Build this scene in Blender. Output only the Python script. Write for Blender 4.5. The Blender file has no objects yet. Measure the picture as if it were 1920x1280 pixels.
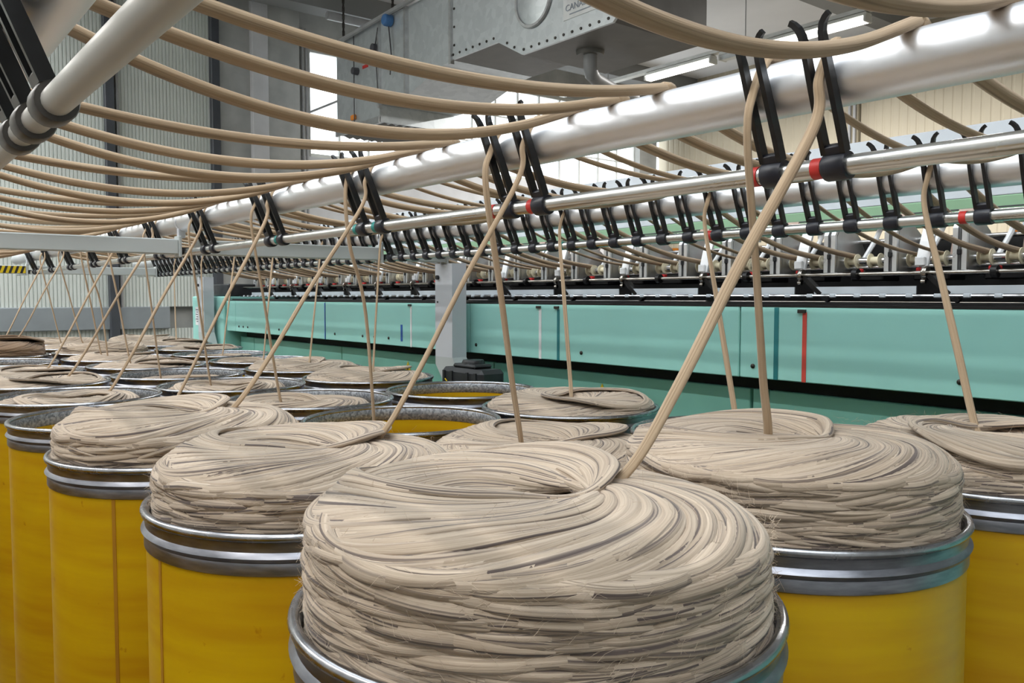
import bpy, math, random
import numpy as np
from mathutils import Matrix, Vector

# ------------------------------------------------------------------ camera, world, lights, exposure
HC = 1.565                       # eye height (m); X runs towards the machine, Y along it
scene = bpy.context.scene
COL = scene.collection
cd = bpy.data.cameras.new('camera'); cam = bpy.data.objects.new('camera', cd); COL.objects.link(cam)
cd.sensor_width = 36.0; cd.lens = 1572.0 / 1920 * 36; cd.clip_start = 0.02
cam.location = (0, 0, HC)
cam.rotation_euler = (math.radians(90 - 3.08), 0, -math.radians(38.28))
scene.camera = cam
world = bpy.data.worlds.new('daylight'); scene.world = world; world.use_nodes = True
wb = world.node_tree.nodes['Background']
wb.inputs[0].default_value = (0.90, 0.96, 1.0, 1); wb.inputs[1].default_value = 2.6
vs = scene.view_settings
vs.view_transform = 'Standard'; vs.look = 'None'; vs.gamma = 1.0; vs.use_curve_mapping = False
vs.exposure = 0.66
LAMP_W = 130.0                    # watts of each fluorescent fitting

random.seed(5)
rng = np.random.default_rng(5)
PI = math.pi

# ------------------------------------------------------------------ materials
MATS = {}
def nodes_of(name):
    m = bpy.data.materials.new(name); m.use_nodes = True
    nt = m.node_tree; b = nt.nodes['Principled BSDF']; MATS[name] = m
    return m, nt, b
def N(nt, typ, **kw):
    n = nt.nodes.new(typ)
    for k, v in kw.items():
        if k.startswith('i_'):
            key = k[2:]; key = int(key) if key.isdigit() else key.replace('_', ' ')
            n.inputs[key].default_value = v
        else: setattr(n, k, v)
    return n
def ramp(nt, fac, stops):
    r = nt.nodes.new('ShaderNodeValToRGB'); e = r.color_ramp.elements
    while len(e) < len(stops): e.new(0.5)
    for el, (p, c) in zip(e, stops): el.position = p; el.color = (*c, 1)
    nt.links.new(fac, r.inputs[0]); return r.outputs[0]
def plain(name, col, rough=0.5, metal=0.0, var=0.12, scale=6.0, bump=0.0, stretch=(1, 1, 1), spec=0.5, coat=0.0):
    """base colour broken up by noise in object space, a little roughness wear and relief"""
    m, nt, b = nodes_of(name); L = nt.links.new
    tc = N(nt, 'ShaderNodeTexCoord'); mp = N(nt, 'ShaderNodeMapping'); mp.inputs['Scale'].default_value = stretch
    L(tc.outputs['Object'], mp.inputs[0])
    nz = N(nt, 'ShaderNodeTexNoise'); nz.inputs['Scale'].default_value = scale; nz.inputs['Detail'].default_value = 5
    L(mp.outputs[0], nz.inputs['Vector'])
    lo = tuple(c * (1 - var) for c in col); hi = tuple(min(1, c * (1 + var)) for c in col)
    L(ramp(nt, nz.outputs[0], [(0.3, lo), (0.7, hi)]), b.inputs['Base Color'])
    b.inputs['Metallic'].default_value = metal; b.inputs['Specular IOR Level'].default_value = spec
    b.inputs['Coat Weight'].default_value = coat
    mr = N(nt, 'ShaderNodeMapRange'); mr.inputs[3].default_value = max(0.02, rough - 0.08); mr.inputs[4].default_value = min(1, rough + 0.08)
    L(nz.outputs[0], mr.inputs[0]); L(mr.outputs[0], b.inputs['Roughness'])
    if bump:
        bp = N(nt, 'ShaderNodeBump'); bp.inputs['Strength'].default_value = bump; bp.inputs['Distance'].default_value = 0.004
        L(nz.outputs[0], bp.inputs['Height']); L(bp.outputs[0], b.inputs['Normal'])
    return m
def emit(name, col, s):
    m, nt, b = nodes_of(name)
    b.inputs['Emission Color'].default_value = (*col, 1); b.inputs['Emission Strength'].default_value = s
    b.inputs['Base Color'].default_value = (*col, 1)
    return m
def wool(name, dark, mid, light):
    """combed fibre: streaks run along each strand (UV.x = metres along it, UV.y = around it)"""
    m, nt, b = nodes_of(name); L = nt.links.new
    uv = N(nt, 'ShaderNodeUVMap'); uv.uv_map = 'UVMap'
    def streak(sx, sy, det):
        mp = N(nt, 'ShaderNodeMapping'); mp.inputs['Scale'].default_value = (sx, sy, 1); L(uv.outputs[0], mp.inputs[0])
        n = N(nt, 'ShaderNodeTexNoise'); n.inputs['Scale'].default_value = 1; n.inputs['Detail'].default_value = det
        n.inputs['Roughness'].default_value = 0.62; L(mp.outputs[0], n.inputs['Vector']); return n.outputs[0]
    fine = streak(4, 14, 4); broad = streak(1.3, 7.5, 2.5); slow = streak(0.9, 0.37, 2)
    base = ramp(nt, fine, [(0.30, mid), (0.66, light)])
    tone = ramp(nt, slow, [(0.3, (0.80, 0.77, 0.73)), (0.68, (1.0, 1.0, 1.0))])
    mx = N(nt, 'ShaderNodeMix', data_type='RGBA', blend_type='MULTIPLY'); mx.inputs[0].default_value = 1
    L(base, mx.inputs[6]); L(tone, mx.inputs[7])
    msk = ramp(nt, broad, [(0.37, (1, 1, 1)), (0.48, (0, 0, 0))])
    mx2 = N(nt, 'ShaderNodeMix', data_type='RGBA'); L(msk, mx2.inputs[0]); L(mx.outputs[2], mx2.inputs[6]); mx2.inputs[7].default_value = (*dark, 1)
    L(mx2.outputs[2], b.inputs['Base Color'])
    b.inputs['Roughness'].default_value = 0.9; b.inputs['Specular IOR Level'].default_value = 0.12
    b.inputs['Sheen Weight'].default_value = 0.25; b.inputs['Sheen Roughness'].default_value = 0.5
    bp = N(nt, 'ShaderNodeBump'); bp.inputs['Strength'].default_value = 0.55; bp.inputs['Distance'].default_value = 0.002
    ad = N(nt, 'ShaderNodeMath', operation='ADD'); L(fine, ad.inputs[0]); L(broad, ad.inputs[1])
    L(ad.outputs[0], bp.inputs['Height']); L(bp.outputs[0], b.inputs['Normal'])
    return m
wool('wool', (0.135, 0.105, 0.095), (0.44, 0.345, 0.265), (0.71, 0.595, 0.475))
wool('wool_dark', (0.12, 0.08, 0.055), (0.24, 0.155, 0.095), (0.36, 0.25, 0.165))
wool('wool_shaded', (0.30, 0.215, 0.14), (0.42, 0.305, 0.195), (0.55, 0.42, 0.29))  # wool darkened to the tone of overhead slivers seen in shade
plain('fibre', (0.62, 0.50, 0.38), 0.9, var=0.2)
def can_yellow():
    m, nt, b = nodes_of('can_yellow'); L = nt.links.new
    tc = N(nt, 'ShaderNodeTexCoord'); mp = N(nt, 'ShaderNodeMapping'); mp.inputs['Scale'].default_value = (0.7, 0.7, 7)
    L(tc.outputs['Object'], mp.inputs[0])
    n1 = N(nt, 'ShaderNodeTexNoise'); n1.inputs['Scale'].default_value = 3; n1.inputs['Detail'].default_value = 4; L(mp.outputs[0], n1.inputs['Vector'])
    n2 = N(nt, 'ShaderNodeTexNoise'); n2.inputs['Scale'].default_value = 34; n2.inputs['Detail'].default_value = 3; L(tc.outputs['Object'], n2.inputs['Vector'])
    c = ramp(nt, n1.outputs[0], [(0.3, (0.54, 0.285, 0.004)), (0.7, (0.66, 0.425, 0.005))])
    k = ramp(nt, n2.outputs[0], [(0.24, (0.80, 0.68, 0.5)), (0.29, (1, 1, 1))])
    mx = N(nt, 'ShaderNodeMix', data_type='RGBA', blend_type='MULTIPLY'); mx.inputs[0].default_value = 1
    L(c, mx.inputs[6]); L(k, mx.inputs[7]); L(mx.outputs[2], b.inputs['Base Color'])
    b.inputs['Roughness'].default_value = 0.38; b.inputs['Specular IOR Level'].default_value = 0.4
    b.inputs['Subsurface Weight'].default_value = 0.0
can_yellow()
def galvanised(name, c0, c1, scale, rough):
    m, nt, b = nodes_of(name); L = nt.links.new
    tc = N(nt, 'ShaderNodeTexCoord'); v = N(nt, 'ShaderNodeTexVoronoi'); v.inputs['Scale'].default_value = scale; L(tc.outputs['Object'], v.inputs['Vector'])
    sp = N(nt, 'ShaderNodeSeparateColor'); L(v.outputs['Color'], sp.inputs[0])
    L(ramp(nt, sp.outputs[0], [(0.1, c0), (0.9, c1)]), b.inputs['Base Color'])
    b.inputs['Metallic'].default_value = 0.75; b.inputs['Roughness'].default_value = rough
galvanised('galvanised_inner', (0.22, 0.24, 0.27), (0.50, 0.53, 0.57), 160, 0.5)
galvanised('duct_steel', (0.60, 0.64, 0.66), (0.68, 0.72, 0.74), 14, 0.45)
plain('band_steel', (0.29, 0.30, 0.34), 0.36, 1.0, 0.3, 18, stretch=(1, 1, 6))
plain('lip_steel', (0.42, 0.43, 0.46), 0.26, 1.0, 0.2, 30)
plain('seam', (0.42, 0.20, 0.01), 0.6)
plain('roller_alu', (0.86, 0.88, 0.92), 0.42, 1.0, 0.04, 4)
plain('rail_steel', (0.70, 0.71, 0.70), 0.28, 1.0, 0.08, 20, stretch=(1, 0.2, 1))
plain('rail_grey', (0.55, 0.545, 0.52), 0.45, 0.25, 0.08, 10, stretch=(1, 0.3, 1))
plain('black_plastic', (0.012, 0.013, 0.015), 0.33, 0, 0.3, 40)
plain('clamp_plastic', (0.016, 0.018, 0.028), 0.36, 0, 0.2, 40)
plain('clamp_grey', (0.075, 0.07, 0.065), 0.4, 0, 0.2, 40)
plain('tape_red', (0.60, 0.035, 0.03), 0.4)
plain('tape_teal', (0.02, 0.30, 0.28), 0.4)
plain('frame_grey', (0.50, 0.54, 0.545), 0.45, 0, 0.05, 3)
plain('post_white', (0.60, 0.63, 0.68), 0.4, 0, 0.05, 3)
plain('green_panel', (0.34, 0.70, 0.645), 0.42, 0, 0.035, 2.0)
plain('green_lower', (0.27, 0.66, 0.58), 0.45, 0, 0.06, 2.0)
plain('green_pale', (0.27, 0.46, 0.29), 0.5, 0, 0.08, 3)
plain('stripe_white', (0.82, 0.84, 0.85), 0.4); plain('stripe_teal', (0.02, 0.20, 0.22), 0.4)
plain('stripe_red', (0.62, 0.07, 0.05), 0.4); plain('stripe_blue', (0.015, 0.10, 0.42), 0.4)
plain('screw', (0.06, 0.055, 0.05), 0.35, 0.8)
plain('recess_shade', (0.008, 0.014, 0.010), 0.7)  # shadow under the front panels, put into the colour
plain('bed_black', (0.012, 0.012, 0.013), 0.35, 0.3, 0.4, 20)
plain('machined', (0.58, 0.59, 0.60), 0.38, 0.85, 0.12, 14)
plain('bright_edge', (0.80, 0.82, 0.84), 0.3, 0.9, 0.05, 14)
plain('chrome', (0.75, 0.75, 0.76), 0.16, 1.0, 0.06, 20)
plain('dark_shaft', (0.36, 0.34, 0.31), 0.22, 1.0, 0.15, 20)
plain('cream', (0.72, 0.66, 0.48), 0.5)
plain('lever_white', (0.74, 0.76, 0.78), 0.4, 0.1)
plain('apron_pink', (0.58, 0.43, 0.36), 0.6, 0, 0.15, 8)
plain('red_part', (0.55, 0.02, 0.02), 0.4); plain('orange_part', (0.85, 0.28, 0.03), 0.45)
plain('strip_blue', (0.72, 0.80, 0.88), 0.35, 0.5, 0.08, 5)
plain('gantry_white', (0.70, 0.75, 0.82), 0.42, 0.1, 0.05, 4)
plain('wall_sheet', (0.62, 0.66, 0.63), 0.5, 0, 0.07, 1.3)
plain('wall_dull', (0.48, 0.49, 0.48), 0.7, 0, 0.1, 1.3)
plain('wall_beige', (0.40, 0.355, 0.265), 0.6, 0, 0.06, 1.3)
plain('column_dark', (0.055, 0.062, 0.075), 0.5, 0, 0.2, 3)
plain('concrete', (0.40, 0.41, 0.40), 0.8, 0, 0.16, 3.2, bump=0.2)
plain('concrete_light', (0.56, 0.57, 0.59), 0.7, 0, 0.08, 3)
plain('ceiling_paint', (0.70, 0.71, 0.73), 0.8, 0, 0.06, 0.8)
plain('beam_paint', (0.22, 0.225, 0.225), 0.8, 0, 0.1, 1)
plain('base_rail', (0.25, 0.28, 0.30), 0.5, 0, 0.1, 3)
plain('floor_concrete', (0.10, 0.09, 0.08), 0.5, 0, 0.15, 1.5)
plain('hazard_yellow', (0.72, 0.53, 0.01), 0.5); plain('hazard_black', (0.02, 0.02, 0.02), 0.5)
plain('sign_yellow', (0.80, 0.58, 0.02), 0.5); plain('paper', (0.78, 0.80, 0.82), 0.6); plain('ink', (0.10, 0.10, 0.13), 0.6)
plain('motor_dark', (0.035, 0.038, 0.042), 0.45, 0.2, 0.2, 12)
plain('duct_dark', (0.17, 0.165, 0.155), 0.55, 0.4, 0.15, 4)
plain('pvc_grey', (0.30, 0.305, 0.31), 0.5); plain('cable', (0.06, 0.06, 0.07), 0.5)
plain('gauge_blue', (0.06, 0.18, 0.42), 0.4); plain('logo_blue', (0.10, 0.32, 0.70), 0.5); plain('logo_grey', (0.30, 0.34, 0.40), 0.5)
plain('lamp_body', (0.60, 0.61, 0.58), 0.5); plain('lamp_off', (0.52, 0.55, 0.55), 0.3)
emit('lamp_glow', (1.0, 0.97, 0.88), 3.2)
def glass():
    m, nt, b = nodes_of('window_glass'); L = nt.links.new
    t = N(nt, 'ShaderNodeBsdfTransparent'); g = N(nt, 'ShaderNodeBsdfGlossy'); g.inputs['Roughness'].default_value = 0.03
    mx = N(nt, 'ShaderNodeMixShader'); fr = N(nt, 'ShaderNodeFresnel'); fr.inputs[0].default_value = 1.2
    L(fr.outputs[0], mx.inputs[0]); L(t.outputs[0], mx.inputs[1]); L(g.outputs[0], mx.inputs[2])
    L(mx.outputs[0], nt.nodes['Material Output'].inputs[0])
glass()

# ------------------------------------------------------------------ mesh helpers
class MB:
    """collects shapes, links them as ONE mesh object"""
    def __init__(s): s.v = []; s.f = []; s.n = 0
    def add(s, V, Fs):
        V = [tuple(p) for p in V]; s.v += V; s.f += [tuple(i + s.n for i in q) for q in Fs]; s.n += len(V); return s
    def box(s, c, d, ch=0.0, rot=None):
        hx, hy, hz = d[0] / 2, d[1] / 2, d[2] / 2
        ch = min(ch, hx * .9, hy * .9, hz * .9)
        if ch <= 0:
            V = [(x * hx, y * hy, z * hz) for x in (-1, 1) for y in (-1, 1) for z in (-1, 1)]
            Fs = [(0, 1, 3, 2), (4, 6, 7, 5), (0, 4, 5, 1), (2, 3, 7, 6), (0, 2, 6, 4), (1, 5, 7, 3)]
        else:
            V = []; ix = {}
            for x in (-1, 1):
                for y in (-1, 1):
                    for z in (-1, 1):
                        for a in range(3):
                            p = [x * (hx - ch), y * (hy - ch), z * (hz - ch)]; p[a] = (x * hx, y * hy, z * hz)[a]
                            ix[(x, y, z, a)] = len(V); V.append(tuple(p))
            Fs = []
            for a in range(3):
                o = [k for k in range(3) if k != a]
                for sg in (-1, 1):
                    q = []
                    for u, w in ((-1, -1), (1, -1), (1, 1), (-1, 1)):
                        k = [0, 0, 0]; k[a] = sg; k[o[0]] = u; k[o[1]] = w; q.append(ix[(*k, a)])
                    Fs.append(tuple(q) if (sg > 0) == (a != 1) else tuple(q[::-1]))
                for u in (-1, 1):
                    for w in (-1, 1):
                        k0 = [0, 0, 0]; k0[a] = -1; k0[o[0]] = u; k0[o[1]] = w; k1 = list(k0); k1[a] = 1
                        q = (ix[(*k0, o[0])], ix[(*k1, o[0])], ix[(*k1, o[1])], ix[(*k0, o[1])]); Fs.append(q)
            for x in (-1, 1):
                for y in (-1, 1):
                    for z in (-1, 1): Fs.append((ix[(x, y, z, 0)], ix[(x, y, z, 1)], ix[(x, y, z, 2)]))
        if rot is not None: V = [tuple(rot @ Vector(p)) for p in V]
        return s.add([(p[0] + c[0], p[1] + c[1], p[2] + c[2]) for p in V], Fs)
    def span(s, a, b, ch=0.0):
        return s.box([(a[k] + b[k]) / 2 for k in range(3)], [abs(b[k] - a[k]) for k in range(3)], ch)
    def lathe(s, prof, n=32, c=(0, 0, 0), axis='z', closed=False):
        V = []; m = len(prof)
        for i in range(n):
            t = 2 * PI * i / n; ct, st = math.cos(t), math.sin(t)
            for r, h in prof:
                p = {'z': (r * ct, r * st, h), 'y': (r * st, h, r * ct), 'x': (h, r * ct, r * st)}[axis]
                V.append((p[0] + c[0], p[1] + c[1], p[2] + c[2]))
        Fs = []
        for i in range(n):
            j = (i + 1) % n
            for k in range(m if closed else m - 1):
                l = (k + 1) % m; Fs.append((i * m + k, j * m + k, j * m + l, i * m + l))
        return s.add(V, Fs)
    def tube(s, path, r, n=8, cap=True):
        P = [Vector(p) for p in path]; m = len(P); rr = r if hasattr(r, '__len__') else [r] * m
        up = None; V = []
        for i in range(m):
            t = (P[min(i + 1, m - 1)] - P[max(i - 1, 0)]).normalized()
            if up is None: up = Vector((0, 0, 1)) if abs(t.z) < .9 else Vector((1, 0, 0))
            b = t.cross(up).normalized(); up = b.cross(t)
            for k in range(n):
                a = 2 * PI * k / n; V.append(tuple(P[i] + (b * math.cos(a) + up * math.sin(a)) * rr[i]))
        Fs = [(i * n + k, i * n + (k + 1) % n, (i + 1) * n + (k + 1) % n, (i + 1) * n + k) for i in range(m - 1) for k in range(n)]
        if cap: Fs += [tuple(range(n))[::-1], tuple(range((m - 1) * n, m * n))]
        return s.add(V, Fs)
    def bar(s, path, wy, wt, side=(0, 1, 0)):
        """flat bar of rectangular section following a path; wy along 'side', wt across"""
        P = [Vector(p) for p in path]; m = len(P); V = []; sd = Vector(side)
        wl = wt if hasattr(wt, '__len__') else [wt] * m
        for i in range(m):
            t = (P[min(i + 1, m - 1)] - P[max(i - 1, 0)]).normalized(); b = (sd - t * sd.dot(t)).normalized(); q = t.cross(b)
            for u, w in ((-1, -1), (1, -1), (1, 1), (-1, 1)): V.append(tuple(P[i] + b * u * wy / 2 + q * w * wl[i] / 2))
        Fs = [(i * 4 + k, i * 4 + (k + 1) % 4, (i + 1) * 4 + (k + 1) % 4, (i + 1) * 4 + k) for i in range(m - 1) for k in range(4)]
        return s.add(V, Fs + [(3, 2, 1, 0), tuple((m - 1) * 4 + k for k in range(4))])
    def prism(s, poly, a0, a1, axis='y'):
        """polygon in the two other axes, extruded from a0 to a1"""
        f = {'y': lambda p, a: (p[0], a, p[1]), 'x': lambda p, a: (a, p[0], p[1]), 'z': lambda p, a: (p[0], p[1], a)}[axis]
        n = len(poly); V = [f(p, a0) for p in poly] + [f(p, a1) for p in poly]
        return s.add(V, [tuple(range(n)), tuple(range(n, 2 * n))[::-1]] + [(k, n + k, n + (k + 1) % n, (k + 1) % n) for k in range(n)])
    def mesh(s, name, mat, smooth=False):
        me = bpy.data.meshes.new(name); me.from_pydata(s.v, [], s.f); me.materials.append(MATS[mat])
        import bmesh
        bm = bmesh.new(); bm.from_mesh(me); bmesh.ops.recalc_face_normals(bm, faces=bm.faces); bm.to_mesh(me); bm.free()
        if smooth:
            me.polygons.foreach_set('use_smooth', [True] * len(me.polygons))
            me.set_sharp_from_angle(angle=math.radians(40))
        me.update(); return me
    def build(s, name, mat, parent=None, smooth=False, loc=None):
        return link(name, s.mesh(name, mat, smooth), parent, loc)
def link(name, me, parent=None, loc=None):
    o = bpy.data.objects.new(name, me); COL.objects.link(o)
    if parent is not None: o.parent = parent
    if loc is not None: o.location = loc
    return o
def tag(o, label, cat, group=None):
    o['label'] = label; o['category'] = cat
    if group: o['group'] = group
    return o
def thing(name, label, cat, loc=(0, 0, 0), group=None):
    o = bpy.data.objects.new(name, None); o.empty_display_size = 0.1; COL.objects.link(o); o.location = loc
    return tag(o, label, cat, group)
def struct(o): o['kind'] = 'structure'; return o
def copy_tree(o, parent=None, loc=None):
    c = o.copy(); COL.objects.link(c); c.parent = parent
    if loc is not None: c.location = loc
    for ch in o.children: copy_tree(ch, c)
    return c
def grid_mesh(name, V, quads, uv, mats, midx=None, smooth=True):
    me = bpy.data.meshes.new(name); nq = len(quads)
    me.vertices.add(len(V)); me.vertices.foreach_set('co', np.ascontiguousarray(V, dtype=np.float32).ravel())
    me.loops.add(nq * 4); me.loops.foreach_set('vertex_index', np.ascontiguousarray(quads, dtype=np.int32).ravel())
    me.polygons.add(nq); me.polygons.foreach_set('loop_start', np.arange(0, nq * 4, 4, dtype=np.int32))
    me.update(calc_edges=True)
    if uv is not None:
        me.uv_layers.new(name='UVMap').data.foreach_set('uv', np.ascontiguousarray(uv, dtype=np.float32).ravel())
    me.polygons.foreach_set('use_smooth', np.full(nq, smooth))
    for m in mats: me.materials.append(MATS[m])
    me.validate(); me.update(); return me
def strands(P, nrm, w, th, ns, ids, twist=0.0):
    """many soft flattened strands at once: P (m,n,3) paths, nrm (m,n,3) upper side, w/th half width and thickness"""
    m, n, _ = P.shape
    T = np.gradient(P, axis=1); T /= np.linalg.norm(T, axis=2, keepdims=True) + 1e-9
    B = np.cross(T, nrm); B /= np.linalg.norm(B, axis=2, keepdims=True) + 1e-9
    Q = np.cross(B, T)
    a = np.arange(ns) / ns * 2 * PI
    w = np.broadcast_to(w, (m, n))[..., None, None]; th = np.broadcast_to(th, (m, n))[..., None, None]
    V = P[:, :, None] + B[:, :, None] * w * np.cos(a)[None, None, :, None] + Q[:, :, None] * th * np.sin(a)[None, None, :, None]
    I = np.arange(m * n * ns).reshape(m, n, ns); J = np.roll(I, -1, axis=2)
    quads = np.stack([I[:, :-1], J[:, :-1], J[:, 1:], I[:, 1:]], -1).reshape(-1, 4)
    seg = np.linalg.norm(np.diff(P, axis=1), axis=2); U = np.concatenate([np.zeros((m, 1)), np.cumsum(seg, 1)], 1) + np.asarray(ids)[:, None] * 3.17
    k = np.arange(ns) / ns; k1 = (np.arange(ns) + 1) / ns
    U0 = np.broadcast_to(U[:, :-1, None], (m, n - 1, ns)); U1 = np.broadcast_to(U[:, 1:, None], (m, n - 1, ns))
    vb = np.asarray(ids)[:, None, None] * 2.37
    V0 = np.broadcast_to(k[None, None] + vb, (m, n - 1, ns)); V1 = np.broadcast_to(k1[None, None] + vb, (m, n - 1, ns))
    uv = np.stack([np.stack([U0, V0], -1), np.stack([U0, V1], -1), np.stack([U1, V1], -1), np.stack([U1, V0], -1)], -2).reshape(-1, 2)
    return V.reshape(-1, 3), quads, uv
def join_parts(parts):
    V, Q, UV, o = [], [], [], 0
    for v, q, u in parts: V.append(v); Q.append(q + o); UV.append(u); o += len(v)
    return np.concatenate(V), np.concatenate(Q), np.concatenate(UV)

# ------------------------------------------------------------------ the building (A = Y, height relative to eye = Z - HC)
WY, WX, CEIL = 12.0, 13.5, HC + 4.35
def ribbed(x0, x1, z0, z1, y, depth=0.012, period=0.045):
    """trapezoid-ribbed sheet facing -Y, with real thickness"""
    mb = MB(); xs = []; x = x0
    while x < x1 - 1e-6:
        for f_, d in ((0, 0), (.62, 0), (.74, depth), (.9, depth)):
            if x + f_ * period < x1: xs.append((x + f_ * period, y + d))
        x += period
    xs.append((x1, y)); poly = xs + [(x1, y + .05), (x0, y + .05)]
    n = len(poly); V = [(px, py, z0) for px, py in poly] + [(px, py, z1) for px, py in poly]
    Fs = [(k, (k + 1) % n, n + (k + 1) % n, n + k) for k in range(n)]
    return mb.add(V, Fs)
struct(MB().span((-5, -4, -.1), (14, 12.6, 0)).build('floor', 'floor_concrete'))
ceil = struct(MB().span((1.5, -4, CEIL), (14, 12.6, CEIL + .2)).build('ceiling', 'ceiling_paint'))
MB().span((-5, -4, CEIL), (-2.1, 12.6, CEIL + .2)).build('roof_slab', 'ceiling_paint', ceil)
for k in range(9):                                          # glazed rooflight above the cans, unseen and added for soft top light
    MB().span((-2.1, -3.7 + k * 2, CEIL), (1.5, -3.6 + k * 2, CEIL + .15)).build('added_rooflight_bar', 'lamp_body', ceil)
    if k < 8: MB().span((-2.1, -3.6 + k * 2, CEIL + .10), (1.5, -1.7 + k * 2, CEIL + .11)).build('added_rooflight_pane', 'window_glass', ceil)
MB().span((1.5, WY - .9, CEIL - .30), (WX, WY - .55, CEIL - .001)).build('roof_beam', 'beam_paint', ceil)
for y in (2.2, 6.6): MB().span((8.0, y, CEIL - .22), (WX, y + .3, CEIL - .001)).build('roof_beam', 'beam_paint', ceil)
# end wall: ribbed sheets between dark columns, concrete pier, long window
w_end = struct(MB().span((-5, WY + .12, 0), (5.4, WY + .3, CEIL)).build('wall_end', 'concrete'))
for x0, x1 in ((-5, -1.9), (-1.7, .95), (1.15, 2.68), (2.86, 4.06)):
    ribbed(x0, x1, HC - .14, CEIL, WY).build('ribbed_sheet', 'wall_sheet', w_end)
    ribbed(x0, x1, 0, HC - .44, WY + .02).build('ribbed_sheet', 'wall_sheet', w_end)
for x0, x1 in ((-1.9, -1.7), (2.68, 2.80), (4.06, 4.18)):
    MB().span((x0, WY - .10, 0), (x1, WY + .1, CEIL), .01).build('column', 'column_dark', w_end)
MB().tube([(2.84, WY - .04, .2), (2.84, WY - .04, CEIL - .1)], .02, 8).build('wall_conduit', 'pvc_grey', w_end, True)
MB().span((-5, WY - .06, HC - .44), (3.45, WY + .06, HC - .14), .01).build('kick_rail', 'base_rail', w_end)
MB().span((4.18, WY - .02, 0), (4.64, WY + .1, CEIL)).build('concrete_panel', 'concrete', w_end)
MB().span((4.64, WY - .12, 0), (4.88, WY + .1, CEIL), .01).build('pier_strip', 'concrete_light', w_end)
MB().span((4.88, WY - .08, 0), (5.38, WY + .1, CEIL), .01).build('concrete_pier', 'concrete', w_end)
for x in (5.44, 5.50): MB().tube([(x, WY - .05, .3), (x, WY - .05, CEIL - .35)], .022, 8).build('wall_conduit', 'pvc_grey', w_end, True)
MB().tube([(5.50, WY - .05, HC + 2.75), (6.3, WY - .3, HC + 3.15)], .018, 8).build('brace_pipe', 'pvc_grey', w_end, True)
MB().tube([(5.38, WY - 1.0, CEIL - .42), (7.2, WY - 1.0, CEIL - .42)], .06, 10).build('ceiling_conduit', 'pvc_grey', ceil, True)
w_e2 = struct(MB().span((5.4, WY, 0), (WX, WY + .2, HC + 2.12)).build('wall_end_sill', 'concrete_light'))
MB().span((5.4, WY, HC + 3.76), (WX, WY + .2, CEIL)).build('wall_lintel', 'concrete', w_e2)
MB().span((5.38, WY, HC + 2.12), (5.58, WY + .2, HC + 3.76)).build('wall_jamb', 'concrete', w_e2)
MB().span((12.70, WY - .1, 0), (13.2, WY + .2, CEIL)).build('concrete_pier', 'concrete', w_e2)
win = struct(MB().span((5.58, WY + .05, HC + 2.12), (12.7, WY + .11, HC + 2.18)).build('window_1', 'lamp_body'))
MB().span((5.58, WY + .05, HC + 3.70), (12.7, WY + .11, HC + 3.76)).build('window_rail', 'lamp_body', win)
for k in range(15):
    x = 5.58 + 7.12 * k / 14
    MB().span((x - .012, WY + .05, HC + 2.18), (x + .012, WY + .11, HC + 3.70)).build('mullion', 'lamp_body', win)
    if k < 14: MB().span((x + .012, WY + .075, HC + 2.18), (x + 7.12 / 14 - .012, WY + .083, HC + 3.70)).build('pane', 'window_glass', win)
for zz in (2.7, 3.2):
    MB().span((5.58, WY + .06, HC + zz), (12.7, WY + .10, HC + zz + .02)).build('glazing_bar', 'lamp_body', win)
# side wall behind the machine
w_r = struct(MB().span((WX + .1, -4, 0), (WX + .3, 12.2, CEIL)).build('wall_right', 'wall_beige'))
for y0, y1 in ((-4, 3.4), (3.45, 7.60), (7.80, 11.9)):
    mb = ribbed(y0, y1, 0, CEIL, 0, .006, .14); mb.v = [(WX + p[1], p[0], p[2]) for p in mb.v]
    mb.build('ribbed_sheet', 'wall_beige', w_r)
MB().span((WX - .06, 7.62, 0), (WX + .05, 7.78, CEIL)).build('joint_cover', 'wall_beige', w_r)
for y in (7.66, 7.75): MB().tube([(WX - .1, y, 0), (WX - .1, y, CEIL)], .025, 8).build('wall_conduit', 'pvc_grey', w_r, True)

struct(MB().span((-3.7, -3.5, 0), (-3.5, 12.2, CEIL)).build('added_wall_left', 'wall_dull'))  # unseen wall, added so that the light comes mostly from above
struct(MB().span((-3.7, -3.7, 0), (13.8, -3.5, CEIL)).build('added_wall_back', 'wall_dull'))  # also unseen, added to close off light from behind

# ------------------------------------------------------------------ ceiling lamps
tray = thing('cable_tray', 'long grey cable tray carrying the fluorescent lamps under the ceiling', 'cable tray', (10.3, 6, HC + 3.62))
MB().span((-.06, -6, 0), (.06, 5.6, .05)).build('channel', 'lamp_body', tray)
for y in (-4, -1.2, 1.6, 4.4): MB().tube([(0, y, .05), (0, y, CEIL - HC - 3.62 - .002)], .008, 6).build('hanger', 'pvc_grey', tray)
def lamp(x, y0, y1, z, lit, label, light=True, watts=LAMP_W):
    t = thing('fluorescent_lamp', label, 'lamp', (x, (y0 + y1) / 2, z), 'fluorescent ceiling lamps')
    h = (y1 - y0) / 2
    MB().span((-.08, -h, .03), (.08, h, .09), .015).build('housing', 'lamp_body', t)
    MB().prism([(-.085, .03), (-.06, -.03), (.06, -.03), (.085, .03)], -h + .03, h - .03).build('diffuser', 'lamp_glow' if lit else 'lamp_off', t)
    for s in (-1, 1): MB().span((-.09, s * (h - .035), -.035), (.09, s * h, .05), .01).build('end_cap', 'lamp_body', t)
    if light:
        ld = bpy.data.lights.new('lamp_light', 'AREA'); ld.shape = 'RECTANGLE'; ld.size = .16; ld.size_y = y1 - y0
        ld.energy = watts; ld.color = (1.0, 0.975, 0.94)
        lo = bpy.data.objects.new('lamp_light', ld); COL.objects.link(lo); lo.parent = t; lo.location = (0, 0, -.04)
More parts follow.
